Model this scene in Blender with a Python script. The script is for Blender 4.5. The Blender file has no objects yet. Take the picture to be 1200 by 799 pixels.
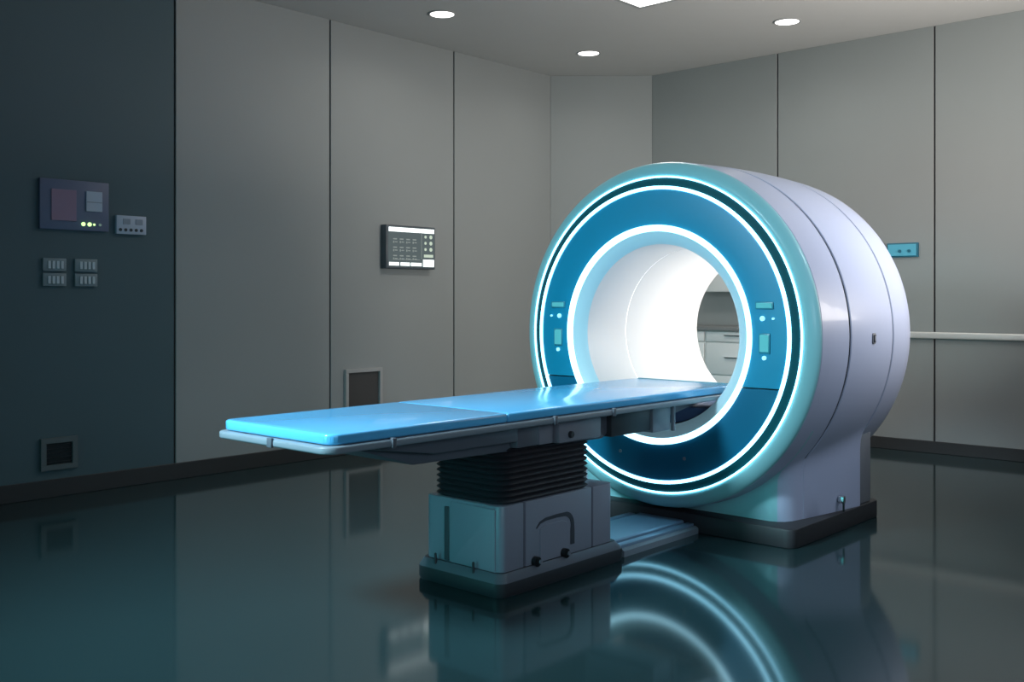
import bpy, bmesh, math, random
from mathutils import Vector, Matrix
PI = math.pi
random.seed(4)
S = bpy.context.scene
COL = S.collection

# ------------------------------------------------------------------ camera
cam_d = bpy.data.cameras.new('camera')
cam = bpy.data.objects.new('camera', cam_d); COL.objects.link(cam)
cam.location = (0, 0, 1.29)
cam.rotation_euler = (PI/2, 0, math.radians(41.96 - 90))
cam_d.sensor_width = 36; cam_d.lens = 36*1190/1200
cam_d.shift_y = -49.5/1200
cam_d.clip_start = .05
S.camera = cam

# ------------------------------------------------------------------ world, view
w = bpy.data.worlds.new('world'); S.world = w; w.use_nodes = True
w.node_tree.nodes['Background'].inputs[0].default_value = (.35, .5, .6, 1)
w.node_tree.nodes['Background'].inputs[1].default_value = .05
S.view_settings.view_transform = 'Standard'
S.view_settings.look = 'None'
S.view_settings.gamma = 1
S.view_settings.use_curve_mapping = False
S.view_settings.exposure = 0

# ------------------------------------------------------------------ lights
def area(name, loc, target, sx, sy, power, col, spread=180):
    l = bpy.data.lights.new(name, 'AREA'); l.shape = 'RECTANGLE'
    l.size = sx; l.size_y = sy; l.energy = power; l.color = col
    l.spread = math.radians(spread)
    o = bpy.data.objects.new(name, l); COL.objects.link(o)
    o.location = loc
    o.rotation_euler = (Vector(target)-Vector(loc)).to_track_quat('-Z', 'Y').to_euler()
    return o
# bare teal area light, added out of view beyond the foot of the table
area('teal_fill_light', (-1.6, 3.6, 1.0), (3.2, 3.2, .3), 1.6, 1.2, 15, (.12, .85, .90), 90)
# cool light added high up, out of view, for the foot of the table
area('table_light', (.0, 3.7, 3.4), (2.7, 3.25, .8), .9, .9, 85, (.62, .88, 1.0), 75)
# soft lavender white light on the side of the scanner
area('side_softlight', (5.7, .1, 3.45), (5.5, 2.3, 1.55), 1.5, .6, 6.5, (.76, .85, 1.0), 42)
# weak cool fill from the near side of the room
area('near_fill', (1.2, -2.0, 2.0), (3.9, 3.2, .6), 2.0, 1.2, 11, (.68, .83, 1.0), 80)
# added warm uplight washing the ceiling, out of view on the right
area('ceiling_wash', (6.6, .9, 1.7), (6.6, 3.2, 3.57), 1.6, 1.0, 84, (1, .93, .86), 160)

# ------------------------------------------------------------------ materials
def mat(name, col, rough=.5, metal=0, spec=.5, emit=None, es=0, coat=0, noise=0, nscale=6, bump=0, bscale=200):
    m = bpy.data.materials.new(name); m.use_nodes = True
    nt = m.node_tree; b = nt.nodes['Principled BSDF']
    b.inputs['Base Color'].default_value = (*col, 1)
    b.inputs['Roughness'].default_value = rough
    b.inputs['Metallic'].default_value = metal
    b.inputs['Specular IOR Level'].default_value = spec
    b.inputs['Coat Weight'].default_value = coat
    b.inputs['Coat Roughness'].default_value = .08
    if emit:
        b.inputs['Emission Color'].default_value = (*emit, 1)
        b.inputs['Emission Strength'].default_value = es
    if noise or bump:
        tc = nt.nodes.new('ShaderNodeTexCoord')
    if noise:
        n = nt.nodes.new('ShaderNodeTexNoise'); n.inputs['Scale'].default_value = nscale
        n.inputs['Detail'].default_value = 4
        nt.links.new(tc.outputs['Object'], n.inputs['Vector'])
        r = nt.nodes.new('ShaderNodeMapRange')
        r.inputs['To Min'].default_value = 1-noise; r.inputs['To Max'].default_value = 1+noise
        nt.links.new(n.outputs['Fac'], r.inputs['Value'])
        h = nt.nodes.new('ShaderNodeHueSaturation'); h.inputs['Color'].default_value = (*col, 1)
        nt.links.new(r.outputs['Result'], h.inputs['Value'])
        nt.links.new(h.outputs['Color'], b.inputs['Base Color'])
    if bump:
        n2 = nt.nodes.new('ShaderNodeTexNoise'); n2.inputs['Scale'].default_value = bscale
        nt.links.new(tc.outputs['Object'], n2.inputs['Vector'])
        bp = nt.nodes.new('ShaderNodeBump'); bp.inputs['Strength'].default_value = bump
        bp.inputs['Distance'].default_value = .002
        nt.links.new(n2.outputs['Fac'], bp.inputs['Height'])
        nt.links.new(bp.outputs['Normal'], b.inputs['Normal'])
    return m
M = dict(
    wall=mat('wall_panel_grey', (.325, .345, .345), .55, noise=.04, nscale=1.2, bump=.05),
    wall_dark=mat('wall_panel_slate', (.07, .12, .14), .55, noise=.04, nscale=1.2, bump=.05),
    gap=mat('panel_gap', (.035, .04, .045), .8),
    ceiling=mat('ceiling_paint', (.55, .55, .54), .8, noise=.02),
    floor=mat('polished_dark_floor', (.017, .038, .042), .085, spec=.55, noise=.12, nscale=.8),
    base=mat('dark_baseboard', (.035, .036, .038), .5),
    shell=mat('lavender_white_shell', (.45, .50, .66), .38, coat=.25, noise=.015, nscale=2),
    shell_rear=mat('grey_rear_cover', (.20, .21, .23), .5),
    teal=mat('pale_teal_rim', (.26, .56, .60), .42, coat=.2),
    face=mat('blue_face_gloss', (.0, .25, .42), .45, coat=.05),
    face_low=mat('shaded_blue_face_gloss', (.0, .13, .24), .4, coat=.05),  # face blue darkened to hold the shade below the table
    groove=mat('dark_teal_groove', (.002, .07, .085), .6, spec=.15),
    lip=mat('aqua_bore_lip', (.52, .72, .78), .4, emit=(.4, .65, .74), es=.12),  # weak glow put into the lip beside the lit ring
    ring=mat('white_light_ring', (.8, .9, 1), .4, emit=(.30, .75, 1), es=3.4),
    borering=mat('bright_bore_ring', (.8, .9, 1), .4, emit=(.42, .82, 1), es=2.7),
    bore=mat('white_bore_liner', (.72, .72, .72), .45),
    borefill=mat('bore_fill_glow', (.9, .9, .9), .5, emit=(1, .985, .96), es=2.0),  # for the unseen glowing panel added inside the bore
    bed=mat('blue_grey_bore_bed', (.07, .12, .24), .4),
    seam_glow=mat('bore_seam', (.9, .9, .9), .5, emit=(1, .98, .95), es=.7),  # glow put into the seam material; the joint is no lamp
    mattress=mat('blue_table_top', (.10, .46, .80), .22, coat=.3),
    tray=mat('table_tray_grey', (.20, .25, .29), .4),
    carriage=mat('carriage_grey', (.10, .115, .14), .45),
    carriage_dark=mat('carriage_dark', (.03, .034, .04), .5),
    module=mat('module_grey', (.20, .22, .26), .45),
    bellows=mat('black_rubber_bellows', (.022, .022, .028), .5),
    ped=mat('pedestal_grey', (.24, .27, .33), .42, noise=.02),
    pedgap=mat('pedestal_gap', (.05, .06, .075), .6),
    bumper=mat('dark_bumper', (.03, .034, .04), .5),
    bumper_top=mat('lit_bumper_edge', (.13, .145, .175), .45),
    plinth=mat('black_plinth', (.03, .03, .034), .5),
    track=mat('brushed_blue_track', (.28, .42, .56), .32, metal=.4),
    metal=mat('steel', (.62, .63, .65), .28, metal=1),
    black=mat('black_plastic', (.01, .011, .013), .4),
    darkglass=mat('dark_recess', (.07, .066, .066), .35),
    frame=mat('niche_frame', (.42, .42, .42), .5),
    ventframe=mat('vent_frame', (.11, .14, .15), .5),
    monframe=mat('monitor_case', (.09, .11, .13), .4),
    screen=mat('monitor_screen', (.03, .04, .045), .25, emit=(.20, .26, .27), es=.35),
    white_e=mat('lit_screen_bar', (.9, .95, .95), .4, emit=(.93, 1, 1), es=1.3),
    icon=mat('screen_icon', (.2, .22, .22), .4, emit=(.33, .38, .36), es=.45),
    icon2=mat('screen_icon_pale', (.2, .25, .2), .4, emit=(.65, .75, .62), es=.7),
    navy=mat('navy_plate', (.13, .16, .26), .45),
    mauve=mat('mauve_tile', (.30, .20, .30), .5),
    pale=mat('pale_plate', (.50, .56, .68), .45),
    paleline=mat('pale_plate_line', (.30, .34, .42), .5),
    slot=mat('slot_pale', (.55, .62, .68), .4),
    mod=mat('switch_body', (.22, .28, .31), .5),
    led=mat('green_led', (.5, .9, .3), .4, emit=(.62, 1, .38), es=1.5),
    led_dim=mat('dim_led', (.3, .4, .35), .4, emit=(.3, .45, .35), es=.25),
    aqua=mat('aqua_plate', (.12, .50, .68), .4),
    aqua_dark=mat('aqua_dark', (.02, .16, .24), .5),
    disp=mat('teal_display', (.12, .48, .50), .3, emit=(.1, .42, .42), es=.25),
    disp_frame=mat('display_frame', (.03, .25, .33), .35),
    btn=mat('lit_button', (.4, .85, 1), .4, emit=(.35, .85, 1), es=.9),
    lamp=mat('downlight_diffuser', (1, 1, 1), .5, emit=(1, .985, .95), es=3.0),
    lamprim=mat('downlight_rim', (.35, .36, .36), .4),
    cab=mat('cabinet_white', (.85, .86, .85), .5),
    cabgap=mat('cabinet_gap', (.12, .125, .13), .6),
    worktop=mat('worktop_grey', (.22, .23, .23), .4),
    rail=mat('rail_aluminium', (.85, .84, .82), .35, metal=.3),
)

# ------------------------------------------------------------------ helpers
def link(name, bm, mats, parent=None, smooth=False, loc=None, recalc=True):
    if recalc: bmesh.ops.recalc_face_normals(bm, faces=bm.faces)
    me = bpy.data.meshes.new(name); bm.to_mesh(me); bm.free()
    for m in (mats if isinstance(mats, (list, tuple)) else [mats]): me.materials.append(m)
    if smooth:
        for p in me.polygons: p.use_smooth = True
        me.set_sharp_from_angle(angle=math.radians(38))
    o = bpy.data.objects.new(name, me); COL.objects.link(o)
    if parent is not None:
        o.parent = parent
        # mesh data is written in world space; keep it where it is
        off = Vector((0, 0, 0)); p = parent
        while p: off += p.location; p = p.parent
        me.transform(Matrix.Translation(-off))
    return o
def empty(name, loc, label, cat, group=None):
    o = bpy.data.objects.new(name, None); COL.objects.link(o); o.location = loc
    o.empty_display_size = .1
    o['label'] = label; o['category'] = cat
    if group: o['group'] = group
    return o
def tag(o, label, cat, group=None):
    o['label'] = label; o['category'] = cat
    if group: o['group'] = group
    return o
def struct(name, bm, m, smooth=False):
    o = link(name, bm, m, None, smooth); o['kind'] = 'structure'; return o
def box(bm, x0, x1, y0, y1, z0, z1, bev=0, seg=2, mi=0):
    t = bmesh.new()
    bmesh.ops.create_cube(t, size=1)
    bmesh.ops.scale(t, vec=(x1-x0, y1-y0, z1-z0), verts=t.verts)
    bmesh.ops.translate(t, vec=((x0+x1)/2, (y0+y1)/2, (z0+z1)/2), verts=t.verts)
    if bev: bmesh.ops.bevel(t, geom=list(t.edges), offset=bev, segments=seg, affect='EDGES', profile=.5)
    merge(bm, t, mi); return bm
def merge(bm, t, mi=0):
    vm = {v: bm.verts.new(v.co) for v in t.verts}
    for f in t.faces:
        nf = bm.faces.new([vm[v] for v in f.verts]); nf.material_index = mi if mi else f.material_index
    t.free()
def B(*a, **k): return box(bmesh.new(), *a, **k)
def prism(bm, pts, axis, a0, a1, bev=0, mi=0, seg=2):
    """closed polygon pts (two coords) extruded on the given axis"""
    t = bmesh.new()
    def mk(p, a):
        if axis == 'x': return (a, p[0], p[1])
        if axis == 'y': return (p[0], a, p[1])
        return (p[0], p[1], a)
    v0 = [t.verts.new(mk(p, a0)) for p in pts]; v1 = [t.verts.new(mk(p, a1)) for p in pts]
    n = len(pts)
    f0 = t.faces.new(v0); f1 = t.faces.new(v1[::-1])
    for i in range(n): t.faces.new([v0[i], v0[(i+1) % n], v1[(i+1) % n], v1[i]])
    bmesh.ops.recalc_face_normals(t, faces=t.faces)
    if bev:
        bmesh.ops.bevel(t, geom=list(t.edges), offset=bev, segments=seg, affect='EDGES', profile=.5)
    merge(bm, t, mi); return bm
def rrect(x0, x1, y0, y1, r, n=6, corners=(1, 1, 1, 1)):
    """rounded rectangle outline, corners in the order (x1,y1),(x0,y1),(x0,y0),(x1,y0)"""
    out = []
    C = [((x1, y1), 0), ((x0, y1), 90), ((x0, y0), 180), ((x1, y0), 270)]
    for k, ((cx, cy), a0) in enumerate(C):
        rr = r*corners[k]
        if rr <= 0: out.append((cx, cy)); continue
        ccx = cx - rr if cx == x1 else cx + rr; ccy = cy - rr if cy == y1 else cy + rr
        for i in range(n+1):
            a = math.radians(a0 + 90*i/n); out.append((ccx+rr*math.cos(a), ccy+rr*math.sin(a)))
    return out
def cyl(bm, c, axis, r, l, n=24, mi=0, r2=None, bev=0):
    t = bmesh.new()
    bmesh.ops.create_cone(t, cap_ends=True, segments=n, radius1=r, radius2=r if r2 is None else r2, depth=l)
    if bev: bmesh.ops.bevel(t, geom=[e for e in t.edges if abs(e.verts[0].co.z-e.verts[1].co.z) < 1e-6], offset=bev, segments=2, affect='EDGES')
    R = {'x': Matrix.Rotation(PI/2, 4, 'Y'), 'y': Matrix.Rotation(-PI/2, 4, 'X'), 'z': Matrix.Identity(4)}[axis]
    bmesh.ops.transform(t, matrix=Matrix.Translation(c) @ R, verts=t.verts)
    merge(bm, t, mi); return bm

# ------------------------------------------------------------------ room
XL, XR, YB, YF, H = -2.6, 8.67, -2.6, 6.65, 3.57
CX, CY = 7.985, 5.87            # the cut corner runs (CX, YF) - (XR, CY)
outline = [(XL, YB), (XR, YB), (XR, CY), (CX, YF), (XL, YF)]
struct('floor', prism(bmesh.new(), [(XL-.1, YB-.1), (XR+.1, YB-.1), (XR+.1, YF+.1), (XL-.1, YF+.1)], 'z', -.1, 0), M['floor'])
struct('ceiling', prism(bmesh.new(), [(XL-.1, YB-.1), (XR+.1, YB-.1), (XR+.1, YF+.1), (XL-.1, YF+.1)], 'z', H, H+.1), M['ceiling'])

def panel_wall(name, p0, p1, seams, panel_mats, holes=()):
    """wall from p0 to p1 (room on the left hand side of p0->p1), panels between seams, 14 mm joints"""
    p0 = Vector((*p0, 0)); p1 = Vector((*p1, 0)); d = (p1-p0); L = d.length; d.normalize()
    nrm = Vector((-d.y, d.x, 0))
    bm = bmesh.new()
    def slab(s0, s1, z0, z1, t0, t1, mi, bev=0):
        t = bmesh.new(); box(t, s0, s1, t0, t1, z0, z1, bev, 2)
        R = Matrix.Translation(p0) @ Matrix(((d.x, nrm.x, 0, 0), (d.y, nrm.y, 0, 0), (0, 0, 1, 0), (0, 0, 0, 1)))
        bmesh.ops.transform(t, matrix=R, verts=t.verts); merge(bm, t, mi)
    ss = [0] + list(seams) + [L]; g = .008
    slab(-.1, L+.1, 0, H, -.12, -.022, 1)
    for i in range(len(ss)-1):
        a = ss[i] + (g if i else -.0); b = ss[i+1] - (g if i < len(ss)-2 else 0)
        mi = panel_mats[i] if i < len(panel_mats) else 0
        hs = [h for h in holes if a < h[0] < b]
        if not hs: slab(a, b, .0, H, -.022, 0, mi, .003)
        else:
            h0, h1, z0, z1 = hs[0]
            slab(a, h0, 0, H, -.022, 0, mi); slab(h1, b, 0, H, -.022, 0, mi)
            slab(h0, h1, 0, z0, -.022, 0, mi); slab(h0, h1, z1, H, -.022, 0, mi)
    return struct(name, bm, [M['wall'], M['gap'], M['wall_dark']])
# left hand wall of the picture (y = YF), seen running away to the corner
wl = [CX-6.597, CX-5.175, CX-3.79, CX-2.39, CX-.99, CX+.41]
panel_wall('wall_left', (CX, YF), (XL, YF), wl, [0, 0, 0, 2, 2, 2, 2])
panel_wall('wall_corner', (XR, CY), (CX, YF), [], [0])
panel_wall('wall_right', (XR, YB), (XR, CY), [.22, 1.65, 3.08-.0+1.14, 5.649, 7.078], [0]*7)
panel_wall('wall_near', (XL, YB), (XR, YB), [1.4*i for i in range(1, 8)], [2]*9)
panel_wall('wall_west', (XL, YF), (XL, YB), [1.4*i for i in range(1, 7)], [2]*8)

def skirting(name, p0, p1, h=.115, t=.02):
    p0 = Vector((*p0, 0)); p1 = Vector((*p1, 0)); d = (p1-p0); L = d.length; d.normalize()
    n = Vector((-d.y, d.x, 0)); tb = bmesh.new(); box(tb, 0, L, 0, t, 0, h, .003, 1)
    R = Matrix.Translation(p0) @ Matrix(((d.x, n.x, 0, 0), (d.y, n.y, 0, 0), (0, 0, 1, 0), (0, 0, 0, 1)))
    bmesh.ops.transform(tb, matrix=R, verts=tb.verts)
    struct(name, tb, M['base'])
skirting('baseboard_left', (CX, YF), (XL, YF))
skirting('baseboard_corner', (XR, CY), (CX, YF))
skirting('baseboard_right', (XR, YB), (XR, CY), h=.10)
skirting('baseboard_near', (XL, YB), (XR, YB))
skirting('baseboard_west', (XL, YF), (XL, YB))

# ------------------------------------------------------------------ ceiling lamps
def downlight(x, y, label, power=24):
    t = empty('ceiling_downlight', (x, y, H), label, 'ceiling light')
    rim = bmesh.new()
    n = 40; prof = [(.112, 0), (.112, -.006), (.104, -.010), (.096, -.006), (.096, 0)]
    rows = [[rim.verts.new((x+r*math.cos(2*PI*i/n), y+r*math.sin(2*PI*i/n), H+z)) for i in range(n)] for r, z in prof]
    for a, b in zip(rows, rows[1:]):
        for i in range(n): rim.faces.new([a[i], a[(i+1) % n], b[(i+1) % n], b[i]])
    link('rim', rim, M['lamprim'], t, True)
    link('diffuser', cyl(bmesh.new(), (x, y, H-.003), 'z', .097, .006, 40), M['lamp'], t, True)
    l = bpy.data.lights.new('downlight_light', 'AREA'); l.shape = 'DISK'; l.size = .15
    l.energy = power; l.color = (1, .96, .90); l.spread = math.radians(150)
    o = bpy.data.objects.new('downlight_light', l); COL.objects.link(o)
    o.location = (0, 0, -.02); o.parent = t
    return t
downlight(5.67, 5.85, 'round white downlight nearest the left wall', 2)
downlight(7.48, 5.77, 'round white downlight near the cut-off corner of the room', 2)
downlight(7.72, 3.90, 'round white downlight nearest the right wall', 2)
lp = empty('ceiling_light_panel', (6.24, 4.24, H), 'square white ceiling light panel cut by the top edge', 'ceiling light')
x0, x1, y0, y1 = 5.94, 6.54, 3.94, 4.54
link('diffuser', B(x0, x1, y0, y1, H-.012, H-.002), M['lamp'], lp)
fb = bmesh.new(); o_ = .03
box(fb, x0-o_, x1+o_, y0-o_, y0, H-.016, H); box(fb, x0-o_, x1+o_, y1, y1+o_, H-.016, H)
box(fb, x0-o_, x0, y0, y1, H-.016, H); box(fb, x1, x1+o_, y0, y1, H-.016, H)
link('frame', fb, M['lamprim'], lp)
l = bpy.data.lights.new('panel_light', 'AREA'); l.shape = 'SQUARE'; l.size = .56; l.energy = 22; l.color = (1, .95, .89)
o = bpy.data.objects.new('panel_light', l); COL.objects.link(o); o.location = (0, 0, -.03); o.parent = lp

# ------------------------------------------------------------------ gantry
GY, GZ = 3.208, 1.09
NA = 144
def revolve(prof, closed=False, a0=0, a1=2*PI, n=NA):
    bm = bmesh.new(); rows = []
    for x, r in prof:
        rows.append([bm.verts.new((x, GY+r*math.cos(2*PI*i/n), GZ+r*math.sin(2*PI*i/n))) for i in range(n)])
    pr = list(zip(rows, rows[1:]))
    if closed: pr.append((rows[-1], rows[0]))
    for a, b in pr:
        for i in range(n): bm.faces.new([a[i], a[(i+1) % n], b[(i+1) % n], b[i]])
    return bm
g = empty('mri_scanner', (5.4, GY, 0), 'large round white and teal scanner with glowing rings on a black plinth', 'scanner')

# outline of the body: a circle that swells into a foot on the plinth
FZ = .10
def footw(x):                      # half width of the foot at x
    t = (x-4.97)/(5.70-4.97); t = max(0, min(1, t))
    return (GY-2.54) + (2.54-2.412)*(t**.75)
def body_r(a, R, wf, k):
    c, s = abs(math.cos(a)), -math.sin(a)
    if s <= .0 or wf is None: return R
    rr = min(wf/max(c, 1e-4), (GZ-FZ)/max(s, 1e-4))
    # only the lower flank swells
    h = max(k-abs(R-rr), 0)/k
    return max(R, rr) + h*h*k*.25
ANG = sorted(set([2*PI*i/NA for i in range(NA)]))
def loft_body(sections, hollow=True):
    """sections: list of (x, R, wf or None)"""
    bm = bmesh.new(); rows = []
    for x, R, wf in sections:
        angs = list(ANG)
        cw = wf if wf is not None else footw(x)
        ac = math.atan2(GZ-FZ, cw)       # exact corner angles
        for tgt in (2*PI-ac, PI+ac):
            j = min(range(len(angs)), key=lambda i: abs(angs[i]-tgt)); angs[j] = tgt
        rows.append([bm.verts.new((x, GY+body_r(a, R, wf, .05)*math.cos(a), GZ+body_r(a, R, wf, .05)*math.sin(a))) for a in angs])
    n = len(ANG)
    for a, b in zip(rows, rows[1:]):
        for i in range(n): bm.faces.new([a[i], a[(i+1) % n], b[(i+1) % n], b[i]])
    return bm, rows
def Rb(x):                          # slight barrel in the body radius
    t = (x-4.81)/(6.01-4.81); return .968 + .017*math.sin(PI*max(0, min(1, t)))
def secs(x0, x1, foot, step=.06):
    xs = []; x = x0
    while x < x1-1e-6: xs.append(x); x += step
    xs.append(x1)
    e = .006
    out = [(x0+.0, Rb(x0)-e, (footw(x0)-e) if foot else None)]
    for x in [x0+.004]+xs[1:-1]+[x1-.004]: out.append((x, Rb(x), footw(x) if foot else None))
    out.append((x1, Rb(x1)-e, (footw(x1)-e) if foot else None))
    return out
# front shell: plain ring up to 4.96, then with the foot
sA = [(4.812, .962, None), (4.818, .968, None), (4.88, Rb(4.88), None), (4.958, Rb(4.958), None),
      (4.962, Rb(4.96), .60), (4.975, Rb(4.975), footw(4.97)-.03), (5.0, Rb(5.0), footw(5.0)-.012), (5.04, Rb(5.04), footw(5.04)), (5.085, Rb(5.085), footw(5.085)), (5.105, Rb(5.105), footw(5.105)), (5.110, Rb(5.11)-.008, footw(5.11)-.008)]
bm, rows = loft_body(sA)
# teal light spill painted on the front of the foot: faces facing forward below the ring
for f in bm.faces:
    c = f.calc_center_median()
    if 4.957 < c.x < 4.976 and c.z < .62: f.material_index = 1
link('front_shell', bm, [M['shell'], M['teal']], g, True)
bm, rows = loft_body(secs(5.131, 5.682, True)); link('middle_shell', bm, M['shell'], g, True)
sC = [(5.698, Rb(5.69)-.006, None), (5.702, Rb(5.70), None), (5.8, Rb(5.8), None), (5.9, Rb(5.9), None), (5.98, .966, None), (6.0, .955, None), (6.01, .93, None), (6.012, .88, None), (6.012, .52, None)]
bm, rows = loft_body(sC); link('rear_shell', bm, M['shell'], g, True)
bm, rows = loft_body([(4.83, .94, None), (4.99, .94, None), (5.0, .94, footw(5.0)-.04), (5.68, .955, footw(5.68)-.02), (5.70, .955, footw(5.68)-.02), (5.71, .955, None), (5.98, .94, None)])
link('inner_frame', bm, M['pedgap'], g, True)
bm, rows = loft_body([(5.100, Rb(5.1)-.004, footw(5.1)-.004), (5.106, Rb(5.1)-.001, footw(5.1)-.0005), (5.136, Rb(5.13)-.001, footw(5.13)-.0005), (5.142, Rb(5.13)-.004, footw(5.13)-.004)])
bmesh.ops.bisect_plane(bm, geom=list(bm.verts)+list(bm.edges)+list(bm.faces), plane_co=(0, 0, .43), plane_no=(0, 0, 1), clear_outer=True)
link('seam_filler', bm, M['shell'], g, True)
# grey rear column of the foot
rc = bmesh.new(); box(rc, 5.70, 5.86, 2.425, 3.991, FZ, .52, .012)
link('rear_column', rc, M['shell_rear'], g, True)
# plinth
pl = bmesh.new()
prism(pl, rrect(4.84, 5.95, 2.41, 4.006, .05, 5), 'z', 0, FZ, .008)
link('plinth', pl, M['plinth'], g, True)
# front: rim, grooves, face
link('front_rim', revolve([(4.775, .8865), (4.768, .890), (4.764, .902), (4.766, .914), (4.774, .932), (4.786, .949), (4.798, .960), (4.808, .966), (4.814, .966), (4.814, .93), (4.79, .90)], True), M['teal'], g, True)
link('outer_light_ring', revolve([(4.77, .8765), (4.7605, .877), (4.7605, .886), (4.77, .8865)], True), M['ring'], g, True)
link('groove_ring', revolve([(4.775, .829), (4.756, .830), (4.768, .8765), (4.785, .8765)], True), M['groove'], g, True)
link('middle_light_ring', revolve([(4.76, .811), (4.746, .8115), (4.745, .820), (4.746, .8295), (4.76, .830)], True), M['ring'], g, True)
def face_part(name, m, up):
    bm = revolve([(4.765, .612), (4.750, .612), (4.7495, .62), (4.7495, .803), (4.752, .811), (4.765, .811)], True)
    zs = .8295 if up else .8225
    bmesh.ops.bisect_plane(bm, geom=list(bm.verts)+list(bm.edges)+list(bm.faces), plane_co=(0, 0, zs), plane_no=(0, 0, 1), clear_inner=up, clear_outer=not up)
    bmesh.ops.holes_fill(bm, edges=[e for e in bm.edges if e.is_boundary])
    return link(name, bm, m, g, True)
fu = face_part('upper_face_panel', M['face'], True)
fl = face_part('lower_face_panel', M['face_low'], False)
link('face_backing', revolve([(4.79, .60), (4.768, .60), (4.768, .83), (4.79, .83)], True), M['black'], g, True)
link('bore_light_ring', revolve([(4.755, .613), (4.742, .612), (4.737, .606), (4.738, .597), (4.745, .587), (4.756, .578), (4.77, .576)], True), M['borering'], g, True)
link('bore_lip', revolve([(4.775, .580), (4.755, .5775), (4.764, .558), (4.778, .536), (4.792, .518), (4.806, .5075), (4.82, .55)], True), M['lip'], g, True)
bed = bmesh.new(); zt = .688
aw = math.asin((GZ-zt)/.50)
prism(bed, [(GY+.50*math.cos(a), GZ+.50*math.sin(a)) for a in [-aw-(PI-2*aw)*i/20 for i in range(21)]], 'x', 4.84, 5.92, .004)
link('bore_bed', bed, M['bed'], g, True)
# bore tube: plain front section, seam, lit rear section
link('bore_liner', revolve([(4.806, .54), (4.806, .507), (5.186, .503), (5.186, .54)], True), M['bore'], g, True)
link('bore_seam', revolve([(5.186, .54), (5.186, .5045), (5.194, .5045), (5.194, .54)], True), M['seam_glow'], g, True)
link('bore_rear_liner', revolve([(5.194, .54), (5.194, .503), (5.97, .486), (6.0, .49), (6.014, .505), (6.014, .54)], True), M['bore'], g, True)
# added glowing panel hidden on the near bore wall, lighting the far wall
bp = bmesh.new()
def arcp(r, a): return (GY-r*math.cos(a), GZ+r*math.sin(a))
aa = [math.radians(-20+i*75/14) for i in range(15)]
prism(bp, [arcp(.488, a) for a in aa]+[arcp(.472, a) for a in aa[::-1]], 'x', 5.50, 5.86, .003)
fill_panel = link('bore_fill_panel', bp, M['borefill'], g, True)
l = bpy.data.lights.new('bore_fill_light', 'AREA'); l.shape = 'RECTANGLE'; l.size = .2; l.size_y = .5; l.energy = 19; l.color = (1, .97, .91)
o = bpy.data.objects.new('bore_fill_light', l); COL.objects.link(o); o.parent = g
o.location = (5.76-5.4, -.435, 1.23); o.rotation_euler = Vector((-.05, 1, -.25)).to_track_quat('-Z', 'Y').to_euler()
# face controls
for sgn, nm in ((-1, 'right'), (1, 'left')):
    def Y(d): return GY + sgn*d
    def fb2(d0, d1, z0, z1, xf=4.7415, bev=.004):
        a, b = sorted((Y(d0), Y(d1))); return B(xf, 4.751, a, b, z0, z1, bev)
    p1 = link('display', fb2(.632, .736, 1.236, 1.274), M['disp_frame'], fu, True)
    link('screen', fb2(.640, .728, 1.242, 1.268, 4.7395, .002), M['disp'], p1)
    link('button', cyl(bmesh.new(), (4.7445, Y(.674), 1.188), 'x', .013, .014, 20, bev=.003), M['btn'], fu, True)
    link('button', cyl(bmesh.new(), (4.7445, Y(.735), 1.188), 'x', .006, .014, 16, bev=.001), M['btn'], fu, True)
    p2 = link('display', fb2(.652, .716, 1.008, 1.112), M['disp_frame'], fu, True)
    link('screen', fb2(.659, .709, 1.016, 1.104, 4.7395, .002), M['disp'], p2)
    link('button', cyl(bmesh.new(), (4.7445, Y(.684), .985), 'x', .011, .014, 20, bev=.003), M['btn'], fu, True)
for y in (3.433, 3.005):
    link('screw', cyl(bmesh.new(), (4.748, y, .418), 'x', .010, .008, 16, bev=.002), M['module'], fl, True)
# side latch: C shaped cup with a small lever, and the brake knob by the plinth
import_y = GY-Rb(5.40)
lt = bmesh.new()
prism(lt, rrect(5.385, 5.425, 1.045, 1.105, .012, 5), 'y', import_y-.006, import_y+.02, .002)
lt2 = link('side_latch', lt, M['shell_rear'], g, True)
c = bmesh.new(); box(c, 5.392, 5.400, import_y-.012, import_y-.004, 1.055, 1.095, .002); box(c, 5.400, 5.416, import_y-.012, import_y-.004, 1.089, 1.095, .002); box(c, 5.400, 5.412, import_y-.012, import_y-.004, 1.055, 1.062, .002)
link('lever', c, M['pedgap'], lt2, True)
kb = bmesh.new(); prism(kb, rrect(5.435, 5.462, .150, .190, .010, 5), 'y', 2.405, 2.44, .003)
k1 = link('release_catch', kb, M['metal'], g, True)
link('pin', cyl(bmesh.new(), (5.449, 2.412, .128), 'z', .006, .05, 12), M['black'], k1, True)

# ------------------------------------------------------------------ track between table and scanner
tr = empty('docking_track', (4.45, GY, 0), 'low blue-grey metal track on the floor joining table and scanner', 'track')
link('base', prism(bmesh.new(), [(2.97, 0), (2.97, .030), (2.985, .040), (3.43, .040), (3.445, .030), (3.445, 0)], 'x', 4.14, 4.835), M['tray'], tr)
link('top_plate', prism(bmesh.new(), [(3.06, .040), (3.06, .056), (3.07, .062), (3.35, .062), (3.36, .056), (3.36, .040)], 'x', 4.14, 4.83), M['track'], tr)
for yy in (2.995, 3.385):
    link('guide_rail', B(4.14, 4.83, yy, yy+.045, .038, .054, .004), M['track'], tr, True)

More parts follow.
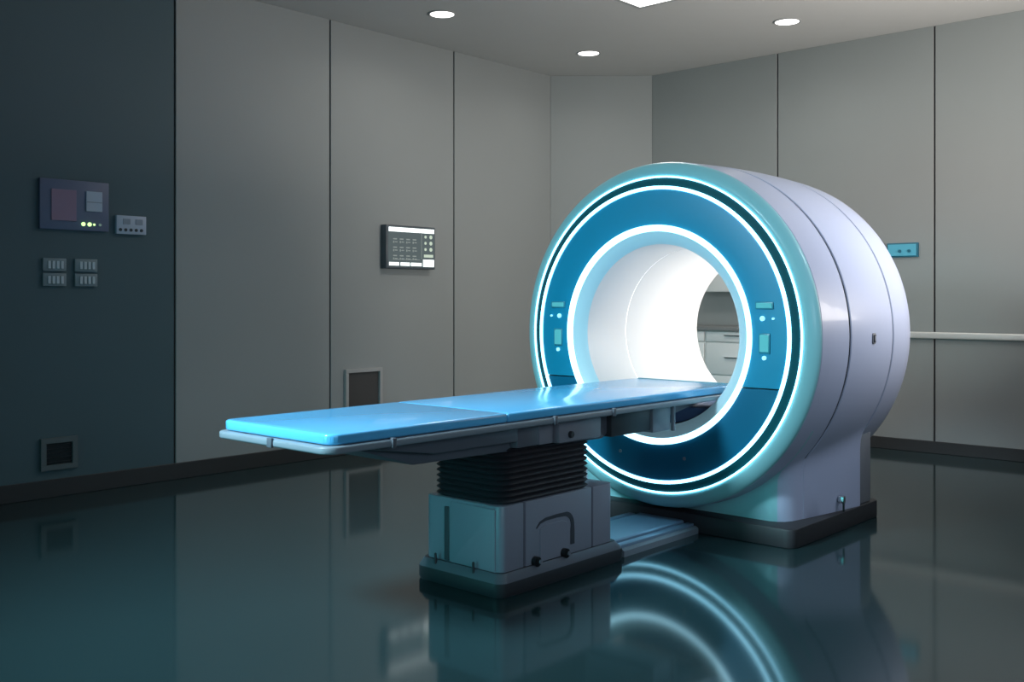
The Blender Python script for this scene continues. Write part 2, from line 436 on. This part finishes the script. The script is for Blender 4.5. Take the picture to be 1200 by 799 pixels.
# ------------------------------------------------------------------ patient table
T = empty('patient_table', (3.65, GY, 0), 'long bright blue patient table on a grey pedestal, sliding into the scanner', 'table')
def slab_out(x0, x1, y0, y1, z0, z1, r, bev, cr=(0, 1, 1, 0)):
    return prism(bmesh.new(), rrect(x0, x1, y0, y1, r, 6, cr), 'z', z0, z1, bev, seg=3)
def slab3(x0, x1, cr): return slab_out(x0, x1, 2.852, 3.548, .772, .812, .05, .010, cr)
link('mattress', slab3(2.22, 3.145, (0, 1, 1, 0)), M['mattress'], T, True)
link('mattress', slab3(3.147, 5.04, (1, 0, 0, 1)), M['mattress'], T, True)
link('end_bolster', B(5.045, 5.075, 2.87, 3.53, .765, .815, .010), M['disp_frame'], T, True)
link('tray', slab_out(2.195, 5.06, 2.838, 3.562, .742, .770, .06, .008, (.6, 1, 1, .6)), M['tray'], T, True)
for x in (2.50, 3.44, 3.873):
    link('tray_clip', B(x-.010, x+.010, 2.829, 2.85, .738, .776, .003), M['carriage'], T, True)
link('tray_clip', B(2.187, 2.20, 3.16, 3.19, .740, .776, .003), M['carriage'], T, True)
# tapering carriage beam under the tray
link('carriage', prism(bmesh.new(), [(2.36, .741), (2.46, .715), (2.74, .628), (3.99, .606), (4.05, .64), (4.40, .64), (4.90, .715), (4.95, .741)], 'y', 2.99, 3.43, .010), M['carriage'], T, True)
link('carriage_skirt', prism(bmesh.new(), [(2.42, .741), (2.48, .722), (2.80, .672), (3.30, .668), (3.30, .741)], 'y', 2.93, 3.49, .008), M['carriage'], T, True)
link('drive_module', B(3.58, 3.90, 2.93, 3.02, .628, .728, .012), M['module'], T, True)
link('drive_module', B(3.31, 3.46, 2.945, 3.02, .635, .728, .010), M['carriage'], T, True)
link('drive_module', B(3.47, 3.57, 2.955, 3.02, .632, .728, .008), M['module'], T, True)
link('module_knob', cyl(bmesh.new(), (3.66, 2.925, .665), 'y', .016, .02, 18, bev=.003), M['carriage_dark'], T, True)
link('slide_bracket', B(4.02, 4.36, 2.96, 3.42, .612, .738, .008), M['carriage_dark'], T, True)
link('slide_bracket', B(4.365, 4.53, 2.95, 3.44, .60, .738, .008), M['tray'], T, True)
link('cable_guide', cyl(bmesh.new(), (4.552, 2.95, .665), 'z', .012, .14, 14), M['tray'], T, True)
# bellows
bl = bmesh.new(); npl = 10; zb, zt = .385, .640
rows = []
for i in range(npl*4+1):
    t = i/(npl*4); ph = (i % 4)
    off = [-.012, -.002, .004, -.002][ph]
    o_ = rrect(3.255-off, 3.90+off, 2.985-off, 3.43+off, .07, 6)
    rows.append([bl.verts.new((p[0], p[1], zb+(zt-zb)*t)) for p in o_])
n = len(rows[0])
for a, b in zip(rows, rows[1:]):
    for i in range(n): bl.faces.new([a[i], a[(i+1) % n], b[(i+1) % n], b[i]])
bl.faces.new(rows[0][::-1]); bl.faces.new(rows[-1])
link('bellows', bl, M['bellows'], T)
# pedestal: three panels on the near side with dark gaps
ped = prism(bmesh.new(), rrect(3.255, 4.045, 2.99, 3.445, .03, 4), 'z', .07, .375, .004)
link('pedestal_core', ped, M['pedgap'], T, True)
def pedp(x0, x1, cr):
    return prism(bmesh.new(), rrect(x0, x1, 2.978, 3.457, .035, 5, cr), 'z', .072, .385, .006)
link('pedestal_cover', pedp(3.243, 3.392, (0, 1, 1, 0)), M['ped'], T, True)
pm = link('pedestal_cover', pedp(3.404, 3.885, (0, 0, 0, 0)), M['ped'], T, True)
link('pedestal_cover', pedp(3.897, 4.06, (1, 0, 0, 1)), M['ped'], T, True)
link('front_panel', prism(bmesh.new(), rrect(3.012, 3.296, .09, .372, .01, 4), 'x', 3.237, 3.250, .004), M['ped'], T, True)
link('front_slot', B(3.238, 3.248, 3.299, 3.328, .10, .345, .003), M['pedgap'], T)
# hooped handle on the side cover: an inverted J of dark inset
hd = bmesh.new()
def hoop(pts, wdt, y0, y1):
    t = bmesh.new(); L_ = []; R_ = []
    for i, p in enumerate(pts):
        a = Vector(pts[max(0, i-1)]); b = Vector(pts[min(len(pts)-1, i+1)]); d = (b-a).normalized(); nn = Vector((-d.y, d.x))
        ww = wdt[i]; L_.append(Vector(p)+nn*ww/2); R_.append(Vector(p)-nn*ww/2)
    prism(hd, [tuple(v) for v in L_+R_[::-1]], 'y', y0, y1)
pts = [(3.475, .255), (3.50, .277), (3.54, .287), (3.62, .290), (3.68, .288)]
for i in range(1, 8):
    a = PI/2 - i*PI/14; pts.append((3.68+.055*math.cos(a), .233+.055*math.sin(a)))
pts += [(3.735, .20), (3.735, .14)]
hoop(pts, [.004, .010, .014, .016, .018]+[.022]*7+[.028, .028], 2.9745, 2.984)
link('hoop_handle', hd, M['pedgap'], pm)
link('recess_plate', prism(bmesh.new(), [(3.50, .10), (3.50, .25), (3.54, .262), (3.66, .262), (3.695, .25), (3.705, .22), (3.705, .10)], 'y', 2.974, 2.982, .002), M['ped'], pm)
for x in (3.46, 3.665):
    cst = link('caster', cyl(bmesh.new(), (x, 2.963, .112), 'y', .022, .03, 20, bev=.004), M['black'], T, True)
    link('caster_hub', cyl(bmesh.new(), (x+.008, 2.946, .112), 'y', .010, .008, 14), M['module'], cst, True)
# bumper: dark foot, sloping top edge coloured paler for the light it catches
bu = bmesh.new()
outl = rrect(3.198, 4.112, 2.940, 3.482, .05, 5)
inn = rrect(3.225, 4.080, 2.966, 3.466, .04, 5)
lv = []
for (pts_, z) in ((rrect(3.203, 4.107, 2.945, 3.478, .05, 5), 0), (outl, .012), (outl, .062), (inn, .098), (rrect(3.235, 4.065, 2.985, 3.45, .04, 5), .098), (rrect(3.235, 4.065, 2.985, 3.45, .04, 5), .0)):
    lv.append([bu.verts.new((p[0], p[1], z)) for p in pts_])
n = len(lv[0])
for k, (a, b) in enumerate(zip(lv, lv[1:])):
    for i in range(n):
        f = bu.faces.new([a[i], a[(i+1) % n], b[(i+1) % n], b[i]]); f.material_index = 1 if k == 2 else 0
link('bumper', bu, [M['bumper'], M['bumper_top']], T, True)
for y in (3.12, 3.36):
    link('bumper_bolt', cyl(bmesh.new(), (3.214, y, .105), 'z', .006, .05, 12, bev=.002), M['bumper'], T, True)

# ------------------------------------------------------------------ left wall fittings
WY = YF
def wbox(x0, x1, z0, z1, d, bev=.003, y=WY): return B(x0, x1, y-d, y, z0, z1, bev)
cp = empty('wall_control_panel', (3.05, WY, 1.74), 'navy wall control panel with a mauve tile and green lights', 'control panel')
link('plate', wbox(2.825, 3.285, 1.742, 2.070, .03), M['navy'], cp, True)
link('mauve_tile', wbox(2.895, 3.06, 1.80, 2.005, .008, .002, WY-.03), M['mauve'], cp)
d = link('display', wbox(3.125, 3.235, 1.872, 2.005, .010, .002, WY-.03), M['pale'], cp)
link('divider', wbox(3.128, 3.232, 1.930, 1.936, .003, 0, WY-.04), M['paleline'], d)
for x, r, m in ((3.108, .013, 'led'), (3.150, .013, 'led'), (3.182, .007, 'led'), (3.222, .009, 'led_dim')):
    link('indicator_light', cyl(bmesh.new(), (x, WY-.032, 1.785), 'y', r, .012, 18, bev=.002), M[m], cp, True)
sb = empty('switch_box', (3.445, WY, 1.73), 'pale grey wall box with two dark windows beside the navy panel', 'switch box')
link('plate', wbox(3.34, 3.555, 1.733, 1.860, .03), M['pale'], sb, True)
for x in (3.385, 3.475): link('window', wbox(x, x+.052, 1.800, 1.838, .004, .001, WY-.03), M['paleline'], sb)
for i in range(5): link('button', cyl(bmesh.new(), (3.366+i*.038, WY-.03, 1.762), 'y', .011, .012, 14, bev=.002), M['pedgap'], sb, True)
spots = [(2.848, 1.470, 'upper left of the four grey switch modules on the dark wall', .7),
         (2.848, 1.372, 'lower left of the four grey switch modules on the dark wall', .7),
         (3.058, 1.470, 'upper right of the four grey switch modules on the dark wall', 1),
         (3.058, 1.372, 'lower right of the four grey switch modules on the dark wall', 1)]
for x, z, lb, q in spots:
    s = empty('switch_module', (x+.076, WY, z), lb, 'switch', 'switch modules on the dark wall')
    link('body', wbox(x, x+.152, z, z+.084, .022), M['mod'], s, True)
    for i in range(4): link('rocker', wbox(x+.030+i*.028, x+.048+i*.028, z+.016, z+.066, .007, .002, WY-.022), M['slot'], s)
v = empty('wall_vent', (2.955, WY, .18), 'small dark wall vent low on the far left wall', 'vent')
def ring_frame(x0, x1, z0, z1, wd, d, y=WY):
    bm = bmesh.new(); box(bm, x0, x1, y-d, y, z1-wd, z1, .002); box(bm, x0, x1, y-d, y, z0, z0+wd, .002)
    box(bm, x0, x0+wd, y-d, y, z0+wd, z1-wd, .002); box(bm, x1-wd, x1, y-d, y, z0+wd, z1-wd, .002); return bm
link('frame', ring_frame(2.835, 3.075, .175, .385, .035, .025), M['ventframe'], v)
link('dark_opening', B(2.868, 3.042, WY-.006, WY, .208, .352), M['black'], v)
sl = bmesh.new()
for i in range(5): box(sl, 2.869, 3.041, WY-.016, WY-.004, .222+i*.028, .228+i*.028)
link('grille', sl, M['black'], v)
v = empty('wall_niche', (5.515, WY, .13), 'framed dark recessed opening low on the left wall behind the table', 'niche')
link('frame', ring_frame(5.316, 5.713, .13, .704, .030, .03), M['frame'], v)
link('dark_back', B(5.345, 5.684, WY-.008, WY, .158, .676), M['darkglass'], v)
# monitor
mo = empty('wall_monitor', (6.0, WY, 1.55), 'wall monitor with white bars and small icons on its dark screen', 'monitor')
link('case', wbox(5.715, 6.29, 1.55, 1.925, .07, .006), M['monframe'], mo, True)
YM = WY-.07
scr = link('screen', wbox(5.735, 6.275, 1.565, 1.912, .004, .001, YM), M['screen'], mo)
for x0, x1 in ((5.74, 5.87), (5.874, 6.105), (6.112, 6.27)):
    link('title_bar', wbox(x0, x1, 1.868, 1.905, .003, 0, YM-.004), M['white_e'], scr)
for x0, x1 in ((5.745, 5.855), (5.875, 5.98), (5.995, 6.12)):
    link('status_bar', wbox(x0, x1, 1.576, 1.604, .003, 0, YM-.004), M['white_e'], scr)
link('status_bar', wbox(6.14, 6.27, 1.572, 1.635, .003, 0, YM-.004), M['white_e'], scr)
ic = bmesh.new()
for r in range(3):
    for q in range(4):
        x = 5.79+q*.075; z = 1.80-r*.072
        box(ic, x, x+.042, YM-.0065, YM-.004, z, z+.010); box(ic, x, x+.012, YM-.0065, YM-.004, z-.03, z-.012); box(ic, x+.02, x+.048, YM-.0065, YM-.004, z-.024, z-.016)
box(ic, 5.785, 6.10, YM-.0065, YM-.004, 1.628, 1.632)
box(ic, 6.118, 6.122, YM-.0065, YM-.004, 1.64, 1.86)
link('icon_grid', ic, M['icon'], scr)
for r in range(3):
    for q in range(2):
        x = 6.15+q*.065; z = 1.835-r*.055
        link('screen_button', cyl(bmesh.new(), (x+.018, YM-.0055, z), 'y', .017 if q else .013, .003, 16), M['icon2'], scr)
link('screen_button', B(6.15, 6.26, YM-.0065, YM-.004, 1.655, 1.680), M['icon2'], scr)

# ------------------------------------------------------------------ right wall fittings
RX = XR
aq = empty('wall_socket_plate', (RX, 3.30, 1.65), 'aqua blue wall plate with two small dials behind the scanner', 'socket plate')
link('frame', B(RX-.025, RX, 3.175, 3.44, 1.643, 1.765, .004), M['aqua_dark'], aq, True)
link('plate', B(RX-.032, RX-.02, 3.19, 3.43, 1.655, 1.753, .002), M['aqua'], aq)
for y in (3.245, 3.325): link('dial', cyl(bmesh.new(), (RX-.036, y, 1.695), 'x', .013, .014, 16, bev=.002), M['aqua_dark'], aq, True)
rl = empty('hand_rail', (RX, 2.0, .985), 'long pale metal hand rail along the right wall', 'rail')
link('rail', B(RX-.045, RX-.015, -1.5, 3.75, .957, 1.012, .010, seg=3), M['rail'], rl, True)
for y in (-.9, .5, 2.1, 3.6): link('bracket', B(RX-.02, RX, y-.02, y+.02, .965, 1.005, .003), M['rail'], rl)

# cabinets against the right wall, seen through the bore
def base_unit(y0, y1, lb):
    c = empty('base_cabinet', (8.36, (y0+y1)/2, 0), lb, 'cabinet')
    link('body', B(8.08, 8.62, y0, y1, .08, 1.00), M['cab'], c)
    link('toe_kick', B(8.12, 8.62, y0, y1, 0, .08), M['base'], c)
    zz = [.10, .34, .60, .895, .995]
    for a, b in zip(zz, zz[1:]):
        dr = link('drawer', B(8.055, 8.08, y0+.006, y1-.006, a+.008, b-.004, .003), M['cab'], c, True)
        link('handle', B(8.035, 8.056, (y0+y1)/2-.14, (y0+y1)/2+.26, (a+b)/2+.012, (a+b)/2+.022, .002), M['metal'], dr)
base_unit(4.885, 5.55, 'white drawer cabinet seen through the bore, left of the gap')
base_unit(3.95, 4.875, 'white drawer cabinet seen through the bore, right of the gap')
tag(link('worktop', B(8.03, 8.645, 3.93, 5.57, 1.002, 1.035, .004), M['worktop']), 'grey worktop over the drawer cabinets seen through the bore', 'worktop')
uc = empty('wall_cabinet', (8.57, 4.7, 1.355), 'white wall cabinet seen high through the bore', 'cabinet')
link('body', B(8.48, 8.665, 4.2, 5.2, 1.355, 1.95), M['cab'], uc)
for y0, y1 in ((4.205, 4.695), (4.705, 5.195)):
    dd = link('door', B(8.46, 8.48, y0, y1, 1.36, 1.945, .003), M['cab'], uc, True)
    link('handle', B(8.445, 8.461, y1-.05, y1-.04, 1.42, 1.54, .002), M['metal'], dd)
